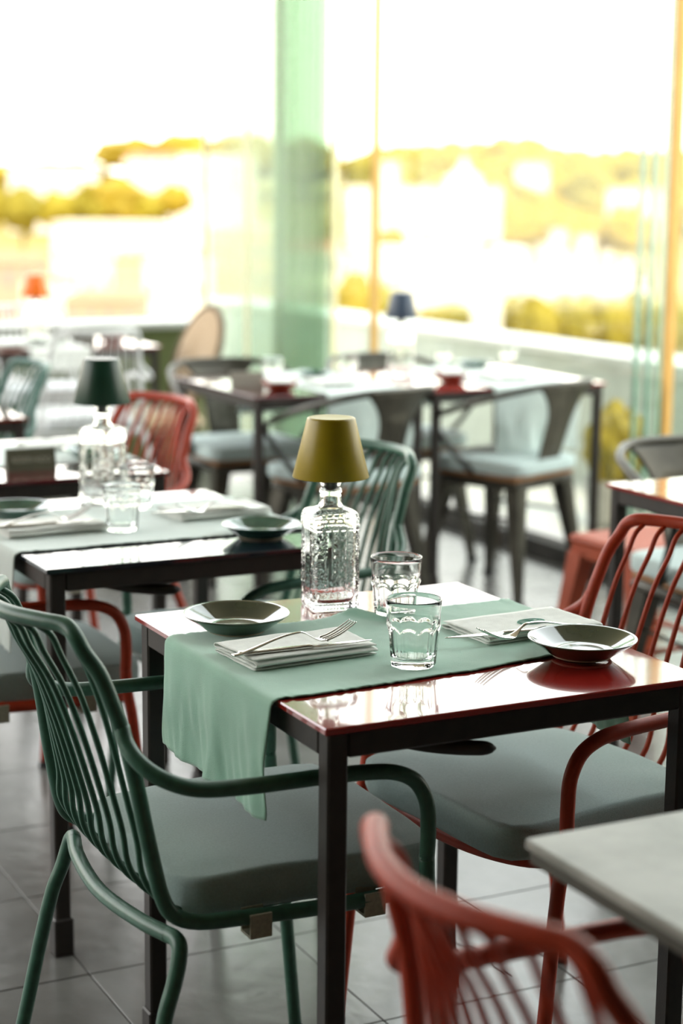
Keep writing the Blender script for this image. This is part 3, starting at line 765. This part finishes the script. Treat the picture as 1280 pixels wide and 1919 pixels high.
table_lamp((1.296, 2.598, .7502), 'shade_yellow', 'bottle lamp with a mustard yellow shade, sharp in the middle')
table_lamp((1.300, 3.735, .7502), 'shade_green', 'bottle lamp with a dark green shade on the navy table', rz=math.radians(37))
table_lamp((3.265, 5.96, .7502), 'shade_blue', 'bottle lamp with a slate blue shade by the glass front', rz=.1)
table_lamp((2.385, 7.72, .7502), 'shade_orange', 'bottle lamp with an orange shade at the far left', rz=.3)

# red table, sharp in the middle
plate('plate', (1.087, 2.505, ZT+.001), 'dark green plate at the back left of the red table', 1.09)
plate('plate', (1.489, 2.144, ZT+.0025), 'dark green plate at the near right corner of the red table', 1.06)
tumbler((1.233, 2.200, ZT+.002), 'nearest clear tumbler, on the mint runner of the red table', .2, 1.06)
tumbler((1.351, 2.470, ZT+.002), 'clear tumbler beside the bottle lamp with the mustard shade', .5, 1.08)
napkin((1.108, 2.330, ZT+.001), math.radians(4), 'pale folded napkin left on the red table under a fork', seed=2.0)
napkin((1.497, 2.322, ZT+.001), math.radians(4), 'pale folded napkin with a green round emblem on the red table', .215, .135, 3, seed=6.0, emblem=True)
NZ = ZT + .0185
knife((1.105, 2.290, NZ), math.radians(-2), 'knife on the left napkin of the red table')
fork((1.090, 2.300, NZ), math.radians(6), 'upturned fork on the left napkin of the red table')
knife((1.430, 2.256, NZ-.0042), math.radians(175), 'knife on the emblem napkin of the red table')
fork((1.455, 2.228, NZ-.0042), math.radians(189), 'fork beside the emblem on the right napkin of the red table', tilt=.03)

# navy table
plate('plate_teal', (1.445, 3.205, ZT), 'teal plate at the near right corner of the navy table', 1.03)
plate('plate_teal', (1.060, 3.600, ZT+.001), 'teal plate at the left edge of the navy table', 1.03)
tumbler((1.212, 3.370, ZT+.002), 'clear tumbler nearest us on the navy table', .3)
tumbler((1.330, 3.600, ZT+.002), 'clear tumbler behind another on the navy table', .1)
napkin((1.075, 3.43, ZT+.001), math.radians(3), 'pale folded napkin at the left of the navy table', seed=12.0)
napkin((1.455, 3.47, ZT+.001), math.radians(3), 'pale folded napkin at the right of the navy table', seed=15.0)
knife((1.07, 3.395, NZ), math.radians(-2), 'knife on the left napkin of the navy table'); fork((1.06, 3.41, NZ), math.radians(6), 'upturned fork on the left napkin of the navy table')
knife((1.40, 3.42, NZ), math.radians(176), 'knife on the right napkin of the navy table'); fork((1.43, 3.39, NZ), math.radians(188), 'fork on the right napkin of the navy table')

# reserved signs
def sign(loc, rz, label, m, text=None, W=.122, Hh=.052):
    t = thing('table_sign', label, 'sign', loc, rz, 'small table signs')
    def fn(a, c):   # folded tent card
        y = -.020+.040*c; return ((a-.5)*W, y, Hh*(1-abs(c-.5)*2))
    b = MB(); b.sheet(2, 3, lambda a, c: fn(a, c), .0025)
    vs = [(-W/2, -.020, 0), (W/2, -.020, 0), (W/2, -.004, Hh), (-W/2, -.004, Hh), (-W/2, .020, 0), (W/2, .020, 0), (W/2, .004, Hh), (-W/2, .004, Hh)]
    b = MB(); b.add(vs, [(0, 1, 2, 3), (5, 4, 7, 6), (3, 2, 6, 7), (1, 5, 6, 2), (4, 0, 3, 7), (4, 5, 1, 0)], False); b.build('card', m, t)
    if text:
        cu = bpy.data.curves.new('lettering', 'FONT'); cu.body = text; cu.size = .0195; cu.align_x = 'CENTER'; cu.align_y = 'CENTER'; cu.extrude = .0002
        tmp = link('lettering_curve', cu); dg = bpy.context.evaluated_depsgraph_get(); me = bpy.data.meshes.new_from_object(tmp.evaluated_get(dg)); bpy.data.objects.remove(tmp)
        me.materials.clear(); me.materials.append(M['sign_ink']); o = link('lettering', me, t)
        ang = math.atan2(Hh, .016); o.rotation_euler = (ang, 0, 0); o.location = (0, -.0125, Hh*.48); o.scale = (.92, 1.05, 1)
        o.location.y -= .0008
    return t
sign((1.290, 4.245, .7502), math.radians(-4), 'olive reserved sign with pale lettering on the burgundy table', M['sign'], 'RESERVADO')
sign((2.560, 5.80, .7502), math.radians(-24), 'blank taupe sign at the left of the burgundy table by the glass', M['sign_pale'], None, .12, .055)
sign((2.66, 7.90, .7502), math.radians(-20), 'dark olive sign on the table with the orange lamp', M['sign'], None, .12, .055)

# burgundy table at the left
plate('plate_teal', (1.49, 4.36, ZT), 'teal plate on the burgundy table behind the dark green lamp', 1.0)
napkin((1.10, 4.55, ZT+.001), .05, 'pale folded napkin on the burgundy table at the left edge', seed=21.0)
napkin((1.47, 4.56, ZT+.001), .05, 'pale folded napkin behind the teal plate of the burgundy table', seed=24.0)
# pair of tables at the glass
def bowl(loc, label, s=1.0):
    b = MB(); b.lathe([(.0, .0), (.036, .0), (.046, .006), (.060, .024), (.064, .034), (.062, .035), (.056, .024), (.042, .009), (.0, .007)], 40)
    o = b.build('small_bowl', M['bowl']); o.location = loc; o.scale = (s, s, s); tag(o, label, 'bowl', 'terracotta bowls'); return o
bowl((2.625, 5.665, .7502), 'terracotta bowl on the burgundy table by the glass')
napkin((2.625, 5.66, .7822), 1.2, 'pale napkin lying over the terracotta bowl on the burgundy table', .16, .09, 2, 31.0)
bowl((3.335, 5.70, ZT+.001), 'terracotta bowl on the red table below the slate blue lamp')
napkin((3.335, 5.70, .7830), 1.3, 'pale napkin lying over the terracotta bowl on the red table', .16, .09, 2, 33.0)
napkin((2.86, 5.75, ZT+.001), 1.5, 'pale folded napkin at the near end of the burgundy table runner', seed=35.0)
napkin((3.56, 5.70, ZT+.001), 1.5, 'pale folded napkin at the near end of the red table runner by the glass', seed=37.0)
tumbler((2.690, 5.87, .7502), 'clear tumbler beside the taupe sign')
tumbler((3.030, 5.94, ZT+.001), 'clear tumbler between the two tables at the glass')
tumbler((3.520, 6.08, ZT+.001), 'clear tumbler right of the slate blue lamp')
tumbler((3.800, 6.05, .7502), 'clear tumbler at the right end of the red table by the glass')
plate('plate_teal', (3.70, 6.14, ZT), 'teal plate between tumblers at the far side of the red table', .95)
plate('plate_teal', (2.93, 6.02, ZT), 'teal plate at the far side of the burgundy table', .9)
# right-edge table
plate('plate_teal', (2.80, 3.36, .7502), 'teal plate on the red table at the right edge', 1.0)
# orange lamp table
bowl((2.775, 7.82, .7502), 'terracotta bowl beside the sign on the orange lamp table')
napkin((2.775, 7.82, .7822), .6, 'white napkin over the terracotta bowl by the orange lamp', .17, .10, 3, 41.0)
napkin((2.46, 7.78, ZT+.001), .5, 'white folded napkin right beside the orange lamp', .17, .12, 6, 44.0)
napkin((2.28, 7.74, ZT+.001), .2, 'white folded napkin at the far left below the orange lamp', .17, .12, 4, 46.0)

# ------------------------------------------------------------------ outside: shrubs, hillside, trees, houses
def crown_mesh(seed, m, lump=.35, sub=3):
    import bmesh
    bm = bmesh.new(); bmesh.ops.create_icosphere(bm, subdivisions=sub, radius=1.0)
    for v in bm.verts:
        p = v.co.normalized(); d = 1 + lump*nz(p.x*2.2+seed, p.y*2.2, p.z*2.2) + lump*.6*nz(p.x*5+seed, p.y*5, p.z*5) + lump*.35*nz(p.x*11, p.y*11+seed, p.z*11)
        v.co = p*d; v.co.z *= .85
    me = bpy.data.meshes.new('crown'); bm.to_mesh(me); bm.free(); me.materials.append(m); return me
CROWNS = [crown_mesh(1, M['leafy']), crown_mesh(5, M['leafy2']), crown_mesh(9, M['leafy3']), crown_mesh(14, M['leafy'], .5)]
tb = MB(); tb.tube([(0, 0, -2.2), (.02, 0, -1.0), (0, .03, -.3)], lambda q: .09-.03*q, 8, 3); TRUNK = tb.mesh('trunk'); TRUNK.materials.append(M['bark'])
def world(X, Y): return X*CA + Y*SA, -X*SA + Y*CA
HZ = 367.0
def px(x, y, d): # centre of a thing seen at this bearing, at distance d
    X = (x-640)/FPX*d; Z = CAM_H - (y-HZ)/FPX*d; u, v = world(X, d); return u, v, Z
def tree(x, ytop, d, wpx, hpx, kind, label, group):
    u, v, z = px(x, ytop+hpx/2, d); sw = wpx/2/FPX*d; sh = hpx/2/FPX*d/.85
    t = thing('tree', label, 'tree', (u, v, z), random.uniform(0, 6), group); t.scale = (sw, sw, sh)
    link('crown', CROWNS[kind], t); link('trunk', TRUNK, t)
L1 = 'broad yellow-green tree in the band beyond the orange lamp'; L2 = 'golden tree on the wooded hillside right of the brass post'
for x, yt, wp, hp, k in ((-30, 350, 110, 90, 0), (45, 362, 90, 75, 2), (112, 365, 80, 70, 0), (180, 352, 90, 80, 3), (222, 342, 110, 90, 1), (275, 362, 80, 70, 0), (325, 352, 70, 55, 1)):
    tree(x, yt, 270, wp, hp, k, L1, 'trees beyond the orange lamp')
for x, yt, wp, hp, k, d in ((250, 268, 150, 60, 1, 560), (345, 262, 150, 70, 1, 560), (120, 312, 190, 40, 1, 580), (-10, 318, 160, 40, 1, 580), (455, 262, 160, 80, 1, 560), (560, 268, 150, 80, 1, 560)):
    tree(x, yt, d, wp, hp, k, 'pale golden tree on the far left ridge', 'trees on the far left ridge')
rr = random.Random(11)
for k in range(46):
    x = rr.uniform(690, 1330); f = (x-690)/640
    yt = rr.uniform(282, 400) - 0*f; d = 600 - (yt-270)*1.7
    wp = rr.uniform(70, 130); tree(x, yt, d, wp, wp*rr.uniform(.7, .95), rr.choice((0, 0, 1, 1, 3, 2)), L2, 'trees on the hillside')
for x in range(700, 1340, 46):
    tree(x, 276 - (14 if 820 < x < 1010 else 0) + rr.uniform(-4, 8), 610, 92, 62, rr.choice((1, 1, 0)), L2, 'trees on the hillside')
for x, yt, wp, hp, k, d in ((660, 515, 80, 110, 1, 118), (715, 530, 60, 90, 0, 118), (845, 562, 95, 70, 0, 118), (800, 572, 60, 50, 1, 120), (730, 425, 50, 50, 0, 215), (905, 445, 40, 40, 0, 205)):
    tree(x, yt, d, wp, hp, k, 'small yellow tree below the white buildings beside the slate blue lamp', 'small trees behind the slate blue lamp')
for i, x in enumerate(range(945, 1330, 34)):
    tree(x, 545 + rr.uniform(-4, 8), 116 + rr.uniform(-3, 3), 70, 110, (0, 3, 0, 2)[i % 4], 'dense yellow-green shrub in the hedge above the terrace parapet', 'hedge above the terrace parapet')
for i, x in enumerate(range(640, 720, 30)):
    tree(x, 395 + 30*i, 300, 80, 90, (1, 0, 1)[i], L2, 'trees on the hillside')

def building(x0, x1, ytop, d, depth, m, roof, label, floors=3, cols=5, base=-22.0, group=None, gable=None, cat='building', name='building'):
    u, v, zt = px((x0+x1)/2, ytop, d); W = (x1-x0)/FPX*d
    t = thing(name, label, cat, (u, v, base), -YAW, group)
    H = zt-base; rh = min(2.2, W*.12)
    b = MB(); b.box((-W/2, 0, 0), (W/2, depth, H - (rh if roof == 'roof_tile' else 0))); b.build('wall', M[m], t)
    b = MB()
    if roof == 'roof_tile':
        z0 = H-rh; o = .3
        b.add([(-W/2-o, -o, z0), (W/2+o, -o, z0), (W/2+o, depth+o, z0), (-W/2-o, depth+o, z0), (-W/2+W*.12, depth/2, H), (W/2-W*.12, depth/2, H)],
              [(0, 1, 5, 4), (1, 2, 5), (2, 3, 4, 5), (3, 0, 4), (3, 2, 1, 0)], False)
    else: b.box((-W/2-.15, -.15, H-.0), (W/2+.15, depth+.15, H+.35))
    b.build('roof', M[roof], t)
    if gable:
        gw, gh = gable; b = MB(); b.add([(-gw/2, -.2, H-.5), (gw/2, -.2, H-.5), (gw/2, -.2, H+gh*.35), (gw*.2, -.2, H+gh*.55), (0, -.2, H+gh), (-gw*.2, -.2, H+gh*.55), (-gw/2, -.2, H+gh*.35)] +
              [(-gw/2, 1.8, H-.5), (gw/2, 1.8, H-.5), (gw/2, 1.8, H+gh*.35), (gw*.2, 1.8, H+gh*.55), (0, 1.8, H+gh), (-gw*.2, 1.8, H+gh*.55), (-gw/2, 1.8, H+gh*.35)],
              [(0, 1, 2, 3, 4, 5, 6), (13, 12, 11, 10, 9, 8, 7)] + [(k, k+7, (k+1) % 7+7, (k+1) % 7) for k in range(7)], False); b.build('gable', M[m], t)
    top = H-rh-.8; 
    for f in range(floors):
        for c in range(cols):
            cx = -W/2 + W*(c+.5)/cols; z1 = top - f*3.2; ww = min(1.1, W/cols*.35)
            if z1 < 2: continue
            b = MB(); b.box((cx-ww/2, -.06, z1-1.5), (cx+ww/2, .05, z1)); b.build('window', M['far_glass'], t)
    return t
building(640, 930, 352, 262, 14, 'white_render', 'roof_flat', 'wide white church-like building right of the brass post', 3, 7, gable=None)
gb = building(815, 905, 352, 258, 6, 'white_render', 'roof_flat', 'white gabled tower front on the wide white building', 2, 1, gable=(5.2, 4.6))
building(700, 985, 468, 200, 16, 'white_render', 'roof_flat', 'low white terrace building under the church-like one', 1, 9)
building(885, 935, 545, 112, 3, 'white_render', 'roof_flat', 'narrow white pier left of the hedge', 0, 0)
building(985, 1215, 512, 236, 10, 'white_render', 'roof_flat', 'long low pale building above the hedge', 1, 7)
building(960, 1015, 300, 470, 10, 'white_render', 'roof_tile', 'small white house high on the wooded hillside', 1, 3, base=-8)
building(1135, 1225, 352, 400, 10, 'white_render', 'roof_flat', 'white house at the right of the wooded hillside', 1, 3, base=-8)
building(705, 740, 300, 480, 8, 'white_render', 'roof_tile', 'small white house beside the top of the brass post', 1, 2, base=-8)
for i, (x, y, w_) in enumerate(((1040, 430, 26), (1090, 440, 30), (1070, 470, 22), (1130, 468, 18), (1165, 480, 22), (1015, 455, 20))):
    building(x-w_/2, x+w_/2, y, 300, 4, 'white_render', 'roof_flat', 'tiny white hut on the tan slope right of the church-like building', 1, 1, group='white huts on the tan slope')
building(98, 388, 425, 226, 14, 'white_render', 'roof_flat', 'long white apartment block behind the orange lamp', 3, 10)
building(232, 335, 292, 440, 12, 'white_render', 'roof_tile', 'white house below the far left ridge', 1, 4, base=-8)
building(20, 175, 324, 430, 12, 'white_render', 'roof_flat', 'pale row of houses at the far left', 1, 6, base=-8)
building(335, 470, 296, 400, 12, 'white_render', 'roof_flat', 'white block seen through the folded glass', 2, 5, base=-8)
building(-60, 62, 480, 172, 10, 'pink_render', 'roof_tile', 'pinkish house at the left edge', 2, 4)
building(118, 252, 548, 128, 9, 'pink_render', 'roof_tile', 'low house with a terracotta roof right of the orange lamp', 1, 4)
building(268, 384, 498, 168, 9, 'white_render', 'roof_flat', 'white house beside the tan oval chair back', 2, 4)
building(210, 290, 478, 190, 9, 'cream_render', 'roof_tile', 'cream house with terracotta roof behind the orange lamp', 2, 3)
building(390, 520, 430, 210, 10, 'cream_render', 'roof_flat', 'cream block behind the folded glass panels', 3, 5)
building(520, 650, 452, 190, 10, 'white_render', 'roof_tile', 'white house with terracotta roof behind the folded glass', 3, 5)
building(40, 110, 520, 150, 8, 'white_render', 'roof_tile', 'white house directly behind the orange lamp', 2, 3)

def gz(X, Y):
    pts = ((60, -17), (150, -16), (230, -14), (300, -13), (380, -11), (464, -6.5), (580, 3), (650, 7), (800, 11), (1500, 6))
    z = pts[0][1]
    for a, b in zip(pts, pts[1:]):
        if a[0] <= Y <= b[0]: z = a[1]+(b[1]-a[1])*(Y-a[0])/(b[0]-a[0])
    if Y < 60: z = -17
    side = 1 if X > 0 else .75
    return z*(side if z > 0 else 1) + 1.2*nz(X*.012, Y*.012)
gm = MB()
def ter(a, c):
    Y = 12 + 1400*a**1.8; X = (c-.5)*(240+Y*1.3); u, v = world(X, Y); return (u, v, gz(X, Y))
gm.grid(70, 60, ter); struct(gm.build('ground', M['soil']), 'dry tan hillside beyond the terrace')

# potted shrubs on the terrace
def shrub(loc, label, kind):
    t = thing('potted_shrub', label, 'plant', loc)
    b = MB(); b.lathe([(.0, .0), (.09, .0), (.11, .05), (.125, .20), (.128, .22), (.118, .22), (.112, .19), (.0, .185)], 28); b.build('pot', M['pot'], t)
    c = link('foliage', CROWNS[kind], t, (0, 0, .36)); c.scale = (.13, .13, .22)
shrub((4.62, 6.46, -.02), 'yellow-green potted shrub on the terrace outside the glass', 0)
shrub((4.72, 5.72, -.02), 'golden potted shrub on the terrace near the right brass post', 1)
